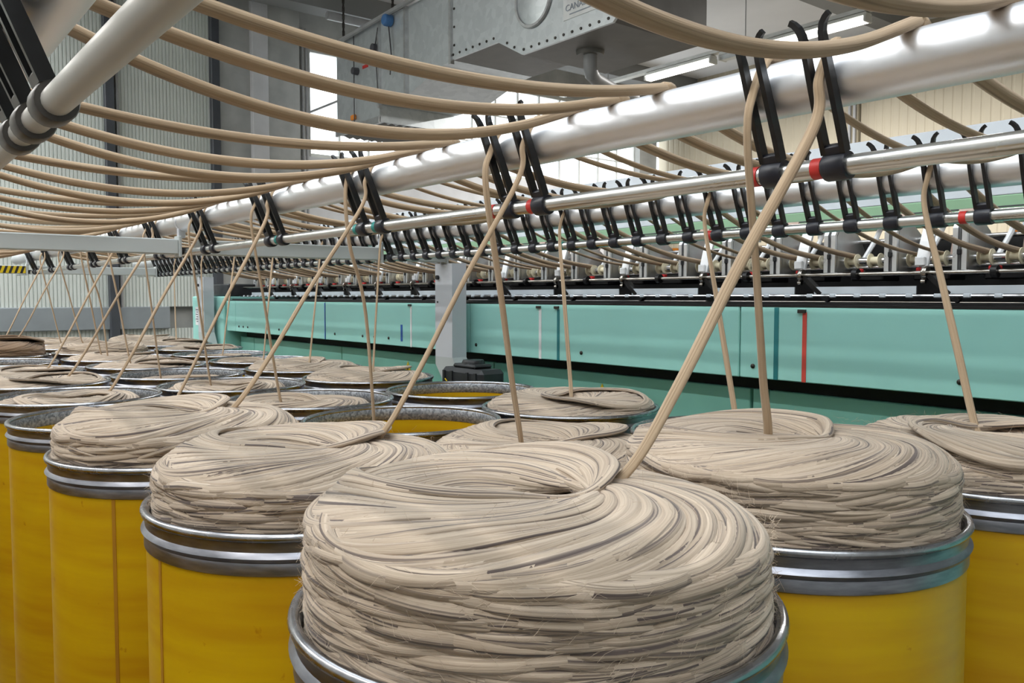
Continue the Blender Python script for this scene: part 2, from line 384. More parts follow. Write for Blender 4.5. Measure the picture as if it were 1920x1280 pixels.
for y0, y1 in ((8.16, 9.5), (5.72, 7.2), (3.4, 4.88)):
    lamp(10.3, y0, y1, HC + 3.52, True, 'lit fluorescent lamp under the cable tray by the beige wall')
lamp(10.3, 7.32, 8.02, HC + 3.52, False, 'unlit grey fluorescent lamp between lit lamps on the cable tray')
for y in (-1.5, 1.6, 4.7, 7.8, 10.2): lamp(-2.6, y - .7, y + .7, CEIL - .1, True, 'lit fluorescent lamp added out of view on the ceiling above the aisle', watts=150 if y > 9 else 40)  # unseen lamps added to brighten the hall and the end wall

# ------------------------------------------------------------------ air handling unit
K = 1.8; X0, X1 = 5.4, 6.57; TOPZ = HC + 3.5
def hz(h): return HC + h * K
ac = thing('air_handling_unit', 'large galvanised ventilation unit with round hatch hanging from the ceiling', 'ventilation unit', (X0, 8, HC + 2.4))
def acb(mb, name, mat, sm=False, par=None):
    mb.v = [(p[0] - X0, p[1] - 8, p[2] - HC - 2.4) for p in mb.v] if par is None else [(p[0] - X0, p[1] - 8, p[2] - HC - 2.4) for p in mb.v]
    return mb.build(name, mat, par or ac, sm)
front = [(5.30, HC + 2.52), (5.40, HC + 2.43), (6.68, HC + 2.43), (7.09, HC + 2.65), (7.93, HC + 2.65), (7.93, TOPZ), (5.30, TOPZ)]
acb(MB().prism(front, X0, X0 + .03, 'x'), 'fan_casing_front', 'duct_steel')
acb(MB().prism([(y, z) for y, z in front], X0 + .03, X1, 'x'), 'fan_casing', 'duct_dark')
acb(MB().prism([(7.94, HC + 2.65), (8.14, HC + 2.64), (8.9, HC + 2.45), (8.9, TOPZ), (7.94, TOPZ)], X0 + .02, X1, 'x'), 'duct_section', 'duct_steel')
acb(MB().span((X0 + .01, 8.92, HC + 2.45), (X1, 9.55, TOPZ)), 'duct_section', 'duct_steel')
acb(MB().span((X0, 9.57, HC + 2.23), (X1, 10.76, TOPZ)), 'outlet_box', 'duct_steel')
for y in (7.935, 8.91, 9.56): acb(MB().span((X0 - .03, y - .02, HC + 2.40 if y > 8 else HC + 2.6), (X0 + .02, y + .02, TOPZ)), 'flange', 'machined')
acb(MB().span((X0 - .02, 9.57, HC + 2.21), (X0 + .01, 10.78, HC + 2.30)), 'outlet_frame', 'machined')
for k in range(9): acb(MB().box((X0 + .12 + k * .115, 10.16, HC + 2.215), (.09, 1.1, .012), rot=Matrix.Rotation(.35, 3, 'Y')), 'louvre', 'duct_dark')
acb(MB().lathe([(.25, -.03), (.275, -.03), (.285, -.012), (.275, 0), (.25, 0)], 40, (X0, 6.49, HC + 2.93), 'x', True), 'hatch_ring', 'machined', True)
acb(MB().lathe([(.001, -.045), (.12, -.04), (.25, -.012), (.25, 0)], 40, (X0, 6.49, HC + 2.93), 'x'), 'hatch_cover', 'duct_steel', True)
acb(MB().lathe([(.001, -.04), (.13, -.04), (.14, -.02), (.14, 0)], 20, (5.86, 6.17, HC + 2.43), 'z'), 'drain_flange', 'duct_dark', True)
acb(MB().tube([(5.86, 6.17, HC + 2.43), (5.86, 6.17, HC + 2.27), (5.90, 6.19, HC + 2.21), (5.98, 6.22, HC + 2.19), (6.5, 6.40, HC + 2.17), (6.85, 6.49, HC + 2.17)], [.07, .07, .07, .065, .055, .055], 12), 'drain_pipe', 'pvc_grey', True)
bolts = [(5.45 + k * .12, HC + 2.475) for k in range(11)] + [(6.8, HC + 2.53), (6.92, HC + 2.6)] + [(7.15 + k * .125, HC + 2.70) for k in range(7)] + [(7.88, HC + 2.8 + k * .2) for k in range(4)]
bm_ = MB().lathe([(.001, -.012), (.013, -.010), (.015, 0)], 6, (0, 0, 0), 'x').mesh('bolt', 'screw')
for y, z in bolts: link('bolt', bm_, ac, (0, y - 8, z - HC - 2.4))
acb(MB().span((X0 - .008, 5.57, HC + 2.60), (X0 - .001, 6.05, HC + 3.02)), 'name_plate', 'stripe_white')
plate = ac.children[-1]
def text_mesh(body, size, mat, mtx, name, parent, ext=.002):
    cu = bpy.data.curves.new(name, 'FONT'); cu.body = body; cu.size = size; cu.extrude = ext; cu.align_x = 'CENTER'
    o = bpy.data.objects.new(name, cu); COL.objects.link(o)
    me = bpy.data.meshes.new_from_object(o.evaluated_get(bpy.context.evaluated_depsgraph_get()))
    bpy.data.objects.remove(o); bpy.data.curves.remove(cu)
    me.transform(mtx); me.materials.clear(); me.materials.append(MATS[mat])
    return link(name, me, parent)
FACE = Matrix(((0, 0, -1, 0), (-1, 0, 0, 0), (0, 1, 0, 0), (0, 0, 0, 1)))   # text on a wall facing -X
text_mesh('CANALAIR', .085, 'logo_grey', Matrix.Translation((-.011, 5.81 - 8, .275)) @ FACE, 'lettering', plate)
acb(MB().span((X0 - .011, 5.66, HC + 2.635), (X0 - .008, 5.96, HC + 2.645)), 'underline', 'logo_grey', False, plate)
acb(MB().lathe([(.05, -.012), (.085, -.012), (.085, -.008), (.05, -.008)], 24, (X0, 5.86, HC + 2.86), 'x', True), 'logo_ring', 'logo_grey', False, plate)
acb(MB().prism([(5.62, HC + 2.80), (5.72, HC + 2.90), (5.68, HC + 2.92), (5.60, HC + 2.86)], X0 - .012, X0 - .008, 'x'), 'logo_wing', 'logo_blue', False, plate)
acb(MB().tube([(X0 - .06, 10.75, TOPZ - .05), (X0 - .06, 8.3, TOPZ + .02)], .03, 8), 'hanging_tube', 'pvc_grey', True)
acb(MB().lathe([(.001, -.1), (.06, -.1), (.075, -.08), (.075, 0)], 20, (X0, 9.28, HC + 3.42), 'x'), 'gauge', 'gauge_blue', True)
acb(MB().tube([(X0 - .03, 9.28, HC + 3.36), (X0 - .03, 9.22, HC + 3.0), (X0 - .03, 9.25, HC + 2.75)], .008, 6), 'cable', 'cable')
acb(MB().tube([(X0 - .03, 9.55, HC + 3.4), (X0 - .03, 9.62, HC + 3.2), (X0 - .03, 9.56, HC + 2.6)], .008, 6), 'cable', 'cable')
acb(MB().lathe([(.001, -.08), (.05, -.08), (.055, 0)], 14, (X0, 9.62, HC + 3.16), 'x'), 'cable_coil', 'cable', True)
acb(MB().lathe([(.001, -.08), (.045, -.08), (.05, 0)], 14, (X0, 10.15, HC + 2.98), 'x'), 'cable_coil', 'cable', True)
acb(MB().tube([(X0 - .03, 10.2, TOPZ), (X0 - .03, 10.2, HC + 2.3)], .007, 6), 'cable', 'cable')
acb(MB().span((X0 - .012, 9.86, HC + 2.98), (X0 - .001, 10.0, HC + 3.02)), 'sticker', 'tape_red')
acb(MB().span((X0 - .03, 10.2, HC + 2.36), (X0 - .001, 10.32, HC + 2.43), .01), 'signal_lamp', 'orange_part')
acb(MB().span((X0 - .03, 5.28, HC + 2.95), (X0 + 1.0, 5.34, TOPZ)), 'end_flange', 'duct_dark')
for y in (5.9, 9.4, 10.74):
    mb = MB(); z = TOPZ; k = 0
    while z < CEIL - .03:
        mb.box((X0 + .1, y, z + .03), (.012 if k % 2 else .035, .035 if k % 2 else .012, .07)); z += .055; k += 1
    mb.span((X0 + .095, y - .005, TOPZ - .02), (X0 + .105, y + .005, CEIL - .002))
    acb(mb, 'hanging_chain', 'screw')

# ------------------------------------------------------------------ the machine
MX = 2.60
mach = thing('spinning_machine', 'long mint green roving machine with chrome drafting heads behind the cans', 'machine', (MX, 4, 0))
def mm(mb, name, mat, sm=False, par=None):
    mb.v = [(p[0] - MX, p[1] - 4, p[2]) for p in mb.v]; return mb.build(name, mat, par or mach, sm)
joints = [-1.545, .19, 1.925, 3.66, 5.395, 7.13]
for a, b in zip(joints[:-1], joints[1:]):
    mm(MB().span((MX, a + .003, HC - .30), (MX + .03, b - .003, HC - .038), .003), 'front_panel', 'green_panel')
mm(MB().span((MX, 7.133, HC - .30), (MX + .03, 7.34, HC - .038), .003), 'front_panel', 'green_panel')
for a, b in ((-1.55, 1.876), (1.962, 3.60), (3.61, 5.385), (5.395, 7.02), (7.03, 7.34)):
    mm(MB().span((MX + .12, a, .06), (MX + .15, b, HC - .355), .003), 'lower_panel', 'green_lower')
mm(MB().span((MX + .125, 1.886, .06), (MX + .15, 1.952, HC - .355), .003), 'lower_panel', 'green_lower')
mm(MB().span((MX + .16, -1.5, .02), (MX + .7, 7.3, HC - .06)), 'shade_block', 'recess_shade')  # near-black block standing in for the shadow beneath the front panels
mm(MB().span((MX - .02, 7.36, .02), (MX + .9, 8.22, HC + .0), .01), 'end_cabinet', 'green_panel')
mm(MB().span((MX + .02, 7.36, HC), (MX + .75, 8.0, HC + .11), .01), 'end_cover', 'motor_dark')
mm(MB().span((MX - .024, 8.02, HC - .27), (MX - .019, 8.12, HC - .10)), 'notice', 'paper')
note = mach.children[-1]
for k in range(6): mm(MB().span((MX - .026, 8.035, HC - .13 - k * .022), (MX - .0235, 8.105 - (k % 2) * .02, HC - .122 - k * .022)), 'printed_line', 'ink', False, note)
mm(MB().span((MX, -1.5, HC - .038), (MX + .06, 7.34, HC - .03)), 'panel_ledge', 'bed_black')
mm(MB().span((MX + .05, -1.5, HC - .06), (MX + .75, 7.34, HC - .022)), 'machine_bed', 'bed_black')
mm(MB().span((MX + .48, -1.5, HC - .02), (MX + .51, 7.34, HC + .215)), 'back_plate', 'bed_black')
for y, w, z0, z1, m in ((4.365, .020, -.27, -.17, 'stripe_blue'), (4.256, .018, -.30, -.06, 'stripe_white'), (3.075, .018, -.30, -.06, 'stripe_white'), (2.944, .017, -.30, -.06, 'stripe_teal'),
                        (1.767, .018, -.299, -.04, 'stripe_teal'), (1.654, .016, -.299, -.055, 'stripe_red'), (5.40, .012, -.299, -.045, 'stripe_blue')):
    s_ = mm(MB().span((MX - .002, y - w / 2, HC + z0), (MX, y + w / 2, HC + z1)), 'marker_stripe', m)
    s_['label'] = {'stripe_blue': 'blue', 'stripe_white': 'white', 'stripe_teal': 'dark teal', 'stripe_red': 'red'}[m] + ' vertical marker tape'
for y in (4.256, 3.075, 2.944, 1.654): mm(MB().box((MX - .004, y + .01, HC - .052), (.008, .03, .012)), 'tape_clip', 'screw')
sc_ = MB().lathe([(.001, -.006), (.0045, -.006), (.0085, -.003), (.009, 0)], 12, (0, 0, 0), 'x').mesh('screw', 'screw', True)
for y in (1.131, 1.864, 1.983, 2.786, 3.60, 3.72, 4.52, 4.854, 4.70, 5.25, 6.2, 6.85, 6.95, 7.05): link('screw', sc_, mach, (-.0005, y - 4, HC - .256))
for y, z in ((4.49, -.425), (2.771, -.424)):
    w_ = mm(MB().prism([(y - .034, HC + z - .04), (y + .034, HC + z - .04), (y, HC + z + .022)], MX + .117, MX + .119, 'x'), 'warning_sign', 'sign_yellow')
    mm(MB().prism([(y - .014, HC + z - .006), (y + .003, HC + z - .002), (y + .006, HC + z - .03), (y - .003, HC + z - .03)], MX + .115, MX + .117, 'x'), 'sign_symbol', 'hazard_black', False, w_)
# shafts along the machine
def rod(x, z, r, name, mat, n=10): return mm(MB().tube([(x, -1.4, HC + z), (x, 7.3, HC + z)], r, n), name, mat, True)
rod(2.74, .076, .0075, 'front_shaft', 'dark_shaft'); rod(2.85, .126, .012, 'feed_roller', 'chrome', 12); rod(2.86, .103, .009, 'lower_roller', 'chrome')
rod(2.70, .002, .004, 'clip_rod', 'chrome', 6); rod(2.95, .20, .008, 'rear_shaft', 'chrome')
for k in range(-3, 13):
    y = 1.308 + .4505 * k
    mm(MB().span((2.74, y + .03, HC + .008), (2.745, y + .40, HC + .034)), 'guard_strip', 'strip_blue')
clip_me = MB().box((0, 0, 0), (.012, .024, .014), .003).mesh('rod_clip', 'strip_blue')
for k in range(92): link('rod_clip', clip_me, mach, (2.70 - MX, -1.0 + .09 * k - 4, HC + .002))
# drafting heads: one part, its pieces below it
PL = [(2.795, HC + .075), (2.795, HC + .215), (2.81, HC + .238), (2.84, HC + .248), (2.90, HC + .243), (2.95, HC + .215), (2.985, HC + .17), (2.99, HC + .07)]
def head():
    h = MB().prism([(p[0] - MX, p[1]) for p in PL], .004, .022).build('drafting_head', 'machined', mach)
    MB().prism([(p[0] - MX, p[1]) for p in PL], -.022, -.004).build('side_plate', 'machined', h)
    edge = [(2.786 - MX, HC + .075), (2.786 - MX, HC + .218), (2.806 - MX, HC + .248), (2.84 - MX, HC + .257)]
    for s in (-1, 1): MB().bar([(p[0], s * .014, p[1]) for p in edge], .016, .012).build('edge_strip', 'bright_edge', h)
    MB().box((2.782 - MX, 0, HC + .142), (.016, .014, .018), .002).build('latch', 'black_plastic', h)
    for y in (-.052, -.138):
        b = MB().lathe([(.012, -.02), (.026, -.02), (.026, -.017), (.014, -.014), (.014, .014), (.026, .017), (.026, .02), (.012, .02)], 16, (2.85 - MX, y, HC + .126), 'y', True)
        b.build('sliver_guide', 'cream', h, True)
    MB().bar([(2.99 - MX, -.13, HC + .14), (3.02 - MX, -.13, HC + .24), (3.05 - MX, -.13, HC + .30)], .05, .012).build('apron', 'apron_pink', h)
    MB().tube([(2.88 - MX, -.075, HC + .13), (2.93 - MX, -.09, HC + .20), (2.97 - MX, -.095, HC + .26)], .009, 8).build('weight_arm', 'lever_white', h, True)
    MB().box((2.93 - MX, -.09, HC + .265), (.05, .06, .02), .004).build('arm_cap', 'machined', h)
    MB().box((2.80 - MX, -.10, HC + .088), (.02, .035, .016), .003).build('stop', 'red_part', h)
    MB().box((2.90 - MX, -.11, HC + .07), (.12, .12, .03), .004).build('gear_cover', 'bed_black', h)
    for z in (.11, .2): MB().lathe([(.001, .024), (.006, .024), (.006, .02)], 8, (2.91 - MX, 0, HC + z), 'y').build('plate_screw', 'screw', h)
    return h
def hinge():
    c = MB().lathe([(.008, -.008), (.021, -.008), (.023, -.005), (.023, .005), (.021, .008), (.008, .008)], 20, (2.74 - MX, 0, HC + .076), 'y', True).build('shaft_collar', 'dark_shaft', mach, True)
    MB().lathe([(.001, -.007), (.008, -.007), (.008, .007), (.001, .007)], 10, (2.735 - MX, .004, HC + .048), 'y').build('pinch_bolt', 'dark_shaft', c, True)
    MB().bar([(2.745 - MX, -.01, HC + .07), (2.75 - MX, -.05, HC + .03), (2.76 - MX, -.10, HC - .015)], .03, .016, (1, 0, 0)).build('hinge_arm', 'bed_black', c)
    MB().bar([(2.775 - MX, .03, HC + .10), (2.79 - MX, .022, HC + .18), (2.81 - MX, .016, HC + .25)], .042, .01).build('lever', 'lever_white', c)
    MB().box((2.768 - MX, .032, HC + .115), (.014, .034, .03), .003).build('lever_grip', 'lever_white', c)
    return c
h0 = head(); c0 = hinge()
ring0 = MB().lathe([(.008, -.009), (.019, -.009), (.019, .009), (.008, .009)], 18, (2.74 - MX, 0, HC + .076), 'y', True).build('shaft_disc', 'bed_black', mach, True)
for k in range(-6, 27):
    y = 1.222 + .2265 * k
    if k == -6: h0.location.y = y - 4
    else: copy_tree(h0, mach, (0, y - 4, 0))
for k in range(-3, 13):
    y = 1.308 + .4505 * k
    if k == -3: c0.location.y = y - 4; ring0.location.y = y - .21 - 4
    else: copy_tree(c0, mach, (0, y - 4, 0)); copy_tree(ring0, mach, (0, y - .21 - 4, 0))
# rear beam of the machine
mm(MB().span((3.30, -1.5, HC + .27), (3.36, 7.2, HC + .368), .005), 'rear_beam', 'green_pale')
for z in (.285, .305, .325): mm(MB().tube([(3.288, -1.4, HC + z), (3.288, 7.1, HC + z)], .003, 5), 'wire', 'cable')
kn = MB().lathe([(.012, 0), (.012, .02), (.02, .022), (.02, .03), (.01, .034), (.01, .05), (.001, .052)], 10).mesh('tension_knob', 'machined', True)
kb = MB().lathe([(.018, 0), (.022, .012), (.001, .014)], 10).mesh('orange_button', 'orange_part', True)
for k in range(26): link('tension_knob', kn, mach, (3.25 - MX, -1.1 + .31 * k - 4, HC + .245)); link('orange_button', kb, mach, (3.22 - MX, -.95 + .31 * k - 4, HC + .225))
mm(MB().span((3.20, -1.5, HC + .2), (3.30, 7.2, HC + .225)), 'rear_shelf', 'machined')
for y in (-1, .75, 2.5, 4.25, 6.0, 7.1): mm(MB().span((3.22, y, HC - .05), (3.3, y + .08, HC + .3)), 'rear_upright', 'green_pale')
# travelling-cleaner track above the machine
tr = thing('cleaner_track', 'white double rail track running above the green machine', 'track', (3.6, 3.5, HC + .7))
for nm, z0, z1, w in (('rail_beam', .615, .69, .06), ('rail_beam', .395, .438, .05)):
    MB().span((-w / 2, -4.8, z0 - .7), (w / 2, 4.0, z1 - .7), .006).build(nm, 'gantry_white', tr)
MB().span((-.05, -4.8, .605 - .7), (-.03, 4.0, .618 - .7)).build('track_edge', 'base_rail', tr)
for y in (-4.4, -2.2, 0, 2.2, 3.9): MB().span((.03, y, -HC - .7), (.09, y + .06, .0)).build('support_post', 'gantry_white', tr)
# drive motor beside the creel post
mo = thing('drive_motor', 'dark boxy motor with yellow arrow marks beside the grey post', 'motor', (2.365, 3.30, 0))
MB().span((-.08, -.17, HC - .50), (.07, .17, HC - .345), .02).build('housing', 'motor_dark', mo)
MB().span((-.06, -.09, HC - .345), (.05, .09, HC - .325), .008).build('cover', 'motor_dark', mo)
MB().lathe([(.001, .02), (.05, .02), (.055, .01), (.055, 0)], 20, (0, 0, HC - .327)).build('cap', 'motor_dark', mo, True)
for y in (-.13, -.065, .065, .13): MB().span((-.088, y - .008, HC - .49), (-.08, y + .008, HC - .36)).build('rib', 'motor_dark', mo)
for y, a in ((.10, 0), (-.10, PI / 2)):
    b = MB().bar([(-.09, .012, .014), (-.09, -.008, 0), (-.09, .012, -.014)], .004, .005, (1, 0, 0))
    b.v = [(p[0], p[1] * math.cos(a) - p[2] * math.sin(a) + y, p[1] * math.sin(a) + p[2] * math.cos(a) + HC - .415) for p in b.v]
    b.build('arrow_mark', 'sign_yellow', mo)
MB().span((-.05, -.1, .02), (.05, .1, HC - .49)).build('pedestal', 'motor_dark', mo)
MB().span((-.09, -.15, 0), (.09, .15, .02)).build('foot_plate', 'motor_dark', mo)

# ------------------------------------------------------------------ creel: rollers, guide rails with forks, frames
PX = (.164, 1.136, 2.108); RH = HC + .189                 # guide rails
ROLL = ((.164, HC + .312), (1.136, HC + .316), (2.108, HC + .296)); RR = .042
PITCH = .6625; LAT = PITCH / 6; A0 = .673
FR = (3.70, 7.60)
for (x, z), lab in zip(ROLL, ('blurred aluminium lift roller over the aisle rail with angled forks', 'thick aluminium lift roller running above the middle rail with paired forks', 'slim aluminium lift roller nearest the green machine')):
    t = thing('lift_roller', lab.replace('blurred ', ''), 'roller', (x, 4, z))
    for y0, y1 in ((-.3, 3.685), (3.70, 7.585), (7.60, 8.3)):
        MB().lathe([(.001, y0 - 4), (RR - .004, y0 - 4), (RR, y0 - 3.996), (RR, y1 - 4.004), (RR - .004, y1 - 4), (.001, y1 - 4)], 40, (0, 0, 0), 'y').build('roller_tube', 'roller_alu', t, True)
        if y1 < 8.2: MB().lathe([(RR - .012, y1 - 4), (RR - .012, y1 + .015 - 4)], 30, (0, 0, 0), 'y').build('coupling', 'black_plastic', t, True)
D = Vector((-.42, 0, 1)).normalized()
def make_fork(light=False):
    f = MB().lathe([(.0145, -.018), (.020, -.018), (.0212, -.015), (.0212, .015), (.020, .018), (.0145, .018)], 20, (0, 0, 0), 'y', True)
    f.box(tuple(D * .025), (.016, .037, .016), .003, Matrix.Rotation(-math.atan(.42), 3, 'Y'))
    fo = f.build('guide_fork', 'clamp_grey' if light else 'clamp_plastic', None, True)
    for s in (-1, 1):
        pth = [D * d + Vector((0, s * y, 0)) for d, y in ((.02, .0150), (.06, .0155), (.12, .0150), (.172, .0145), (.190, .0155), (.201, .019), (.208, .0245), (.212, .030))]
        MB().bar([tuple(p) for p in pth], .0080, [.016, .0165, .0155, .014, .012, .010, .008, .007]).build('prong', 'black_plastic', fo)
    return fo
rails = []
for i, (x, lab) in enumerate(zip(PX, ('grey guide rail with a close row of black forks by the aisle', 'steel guide rail with paired black forks above the middle of the cans', 'steel guide rail with many closely spaced black forks beside the machine'))):
    t = thing('guide_rail', lab, 'guide rail', (x, 4, RH)); rails.append(t)
    MB().tube([(0, -4.2, 0), (0, 4.25, 0)], .0145, 18).build('rail_tube', 'rail_grey' if i == 0 else 'rail_steel', t, True)
f0 = [make_fork(True), make_fork()]
def put_fork(i, y):
    f = f0[0 if i == 0 else 1]
    if f.parent is None: f.parent = rails[i]; f.location = (0, y - 4, 0)
    else: copy_tree(f, rails[i], (0, y - 4, 0))
for k in range(0, 11):
    for d in (2.38, 3.42, 4.28): put_fork(0, A0 + PITCH * k + LAT * d)
for k in range(-1, 11):
    for d in (0, 1): put_fork(1, A0 + PITCH * k + LAT * (d + (0 if d == 0 else -.05)))
for n in range(-7, 63):
    if n % 6 != 2: put_fork(2, A0 + LAT * (n + .8))
    else: put_fork(2, A0 + LAT * (n + .8) - .004)
def ring(i, y, m): MB().lathe([(.0148, -.008), (.0157, -.008), (.0157, .008), (.0148, .008)], 20, (0, y - 4, 0), 'y', True).build('tape_ring', m, rails[i], True)
for i, y, m in ((1, .703, 'tape_red'), (1, .813, 'tape_red'), (1, 1.366, 'tape_red'), (1, 1.50, 'tape_red'), (1, 2.032, 'tape_teal'), (1, 2.14, 'tape_teal'), (1, 2.70, 'tape_teal'), (2, .918, 'tape_red'),
                (2, 1.673, 'tape_red'), (2, 2.36, 'tape_teal'), (2, 2.98, 'tape_teal')): ring(i, y, m)
for fy, far in zip(FR, ('', ' far')):
    for x0, x1, nm in ((-1.2, PX[1] - .035, 'outer'), (PX[1] + .045, PX[2] - .035, 'middle'), (PX[2] + .045, 2.46, 'inner')):
        lab = {'outer': 'light grey box beam carrying the aisle and middle rails', 'middle': 'light grey box beam between the two steel guide rails', 'inner': 'short light grey box beam fixed to the white post'}[nm]
        t = thing('creel_beam', lab + (', marked with yellow and black hazard tape' if far and nm == 'outer' else ' near the machine motor' if not far else ' near the ribbed wall'), 'beam', ((x0 + x1) / 2, fy, HC + .178))
        w = (x1 - x0) / 2
        MB().span((-w, -.03, 0), (w, .03, .064), .004).build('box_section', 'frame_grey', t)
        MB().span((w, -.034, -.012), (w + .012, .034, .078), .002).build('end_plate', 'frame_grey', t)
        if nm != 'inner':
            MB().span((w + .012, -.02, .0), (w + .05, .02, .03), .004).build('rail_bracket', 'black_plastic', t)
            MB().span((w + .005, -.012, .07), (w + .035, .012, .11), .002).build('roller_hanger', 'post_white', t)
        if far and nm == 'outer':
            hz_ = MB().span((w - .24, -.032, .004), (w - .005, -.030, .060)).build('hazard_tape', 'hazard_yellow', t)
            for k in range(6):
                q = w - .24 + .039 * k
                MB().prism([(q, .004), (q + .018, .004), (q + .018 + .02, .060), (q + .02, .060)], -.0335, -.032).build('black_stripe', 'hazard_black', hz_)
    t = thing('creel_post', 'tall white sheet-metal post in front of the ' + ('machine end cabinet' if far else 'mint green panels'), 'post', (2.50, fy, 0))
    MB().span((-.04, -.08, HC - .32), (-.034, .08, HC + .172)).build('front_web', 'post_white', t)
    MB().span((-.034, .072, HC - .32), (.05, .08, HC + .172)).build('side_web', 'post_white', t)
    MB().span((-.034, -.08, HC - .32), (.05, -.072, HC + .172)).build('side_web', 'post_white', t)
    MB().prism([(.08, HC - .32), (.08, HC - .36), (-.10, HC - .58), (-.26, HC - .58), (-.08, HC - .32)], -.04, .05, 'x').build('gusset', 'frame_grey', t)
    MB().span((-.04, -.26, 0), (.05, -.08, HC - .58)).build('foot', 'frame_grey', t)
    MB().lathe([(.001, -.012), (.012, -.012), (.012, 0)], 12, (-.04, .05, HC + .10), 'x').build('cap_plug', 'black_plastic', t)
    MB().lathe([(.001, -.004), (.005, -.004), (.005, 0)], 8, (-.04, .055, HC - .03), 'x').build('bolt', 'screw', t)

# ------------------------------------------------------------------ cans
RIM = HC - .365
def make_can():
    c = bpy.data.objects.new('sliver_can', None); COL.objects.link(c)
    R = .290; H = RIM
    MB().lathe([(.001, .05), (R - .012, .05), (R, .062), (R, H - .046), (R - .004, H - .046), (R - .004, .075), (.001, .075)], 72).build('body', 'can_yellow', c, True)
    MB().lathe([(R + .001, H - .068), (R + .0035, H - .066), (R + .0035, H - .052), (R + .002, H - .047), (R + .0055, H - .043), (R + .0085, H - .0385), (R + .0055, H - .034), (R + .002, H - .030), (R + .002, H - .013),
                (R + .004, H - .010), (R - .003, H - .008), (R - .003, H - .066)], 96, (0, 0, 0), 'z', True).build('rim_band', 'band_steel', c, True)
    MB().lathe([(R + .002 + .0075 * math.cos(t), H - .007 + .0075 * math.sin(t)) for t in np.arange(10) / 10 * 2 * PI], 96, (0, 0, 0), 'z', True).build('rolled_lip', 'lip_steel', c, True)
    MB().lathe([(R - .0045, H - .010), (R - .0060, H - .012), (R - .0060, H - .047), (R - .0045, H - .049)], 72, (0, 0, 0), 'z', True).build('inner_band', 'galvanised_inner', c, True)
    MB().span((R - .0005, -.004, .08), (R + .0012, .004, H - .068)).build('weld_seam', 'seam', c)
    MB().lathe([(.001, .0), (.20, 0), (.20, .05), (.001, .05)], 24).build('base', 'black_plastic', c)
    return c
# row, x, y, wool state: (kind, level above rim); None = empty
CANS = [
 (0, .658, .785, ('front', .135)), (0, .674, 1.460, ('tallA', .092)), (0, .633, 2.121, ('tallB', .088)), (0, .638, 2.783, ('low', -.075)),
 (0, .648, 3.445, ('hollow', -.004)), (0, .615, 4.105, ('flush', .012)), (0, .64, 4.765, ('flush', -.004)), (0, .64, 5.43, None), (0, .70, 6.10, ('darktall', .10)), (0, .67, 6.75, ('flush', .0)), (0, .66, 7.4, ('tallB', .07)),
 (1, 1.300, .862, ('tallC', .125)), (1, 1.305, 1.512, ('flush', .03)), (1, 1.298, 2.18, None), (1, 1.299, 2.825, ('hollow', -.012)),
 (1, 1.255, 3.49, ('hollow', -.004)), (1, 1.225, 4.13, ('low', -.035)), (1, 1.25, 4.77, ('flush', .006)), (1, 1.25, 5.42, ('flush', .012)), (1, 1.31, 6.07, ('tallA', .055)), (1, 1.30, 6.72, ('flush', .0)), (1, 1.30, 7.37, ('flush', .03)),
 *[(3, -.66, .13 + PITCH * i, ('flush', .01)) for i in range(9)],  # unseen row added behind the camera to shade the aisle
 (2, 1.902, .766, ('tallB', .085)), (2, 1.90, 1.40, ('flush', .01)), (2, 1.902, 2.093, ('flush', .032)), (2, 1.900, 2.731, None), (2, 1.866, 3.431, ('flush', .022)),
 (2, 1.848, 4.084, ('flush', .024)), (2, 1.886, 4.740, ('low', -.012)), (2, 1.874, 5.40, ('low', -.02)), (2, 1.95, 6.08, ('flush', .004)), (2, 1.95, 6.74, ('flush', .018)), (2, 1.93, 7.4, ('flush', .03)),
]
ROWN = ('in the aisle row', 'in the middle row', 'in the machine-side row', 'in the added row across the aisle')
STATE = {'front': 'under the tallest swirl of wool', 'tallA': 'with a smooth heap of wool above its rim', 'tallB': 'with a loose heap of wool above its rim', 'tallC': 'with a broad tower of wool',
         'low': 'its wool sunk below the rim', 'hollow': 'its wool leaving a gap at one side', 'flush': 'filled level with wool', 'darktall': 'heaped with dark brown wool'}
proto = make_can(); first = True
for k, (row, x, y, st) in enumerate(CANS):
    c = proto if first else copy_tree(proto); first = False
    c.location = (x, y, 0); c.rotation_euler = (0, 0, 2.9 + .37 * k if k else .8)
    if k == 2: c.rotation_euler = (0, 0, math.radians(225))
    if k == 3: c.rotation_euler = (0, 0, math.radians(243))
    tag(c, 'yellow can ' + ROWN[row] + ', ' + ('standing empty' if st is None else STATE[st[0]]), 'sliver can', 'yellow sliver cans')

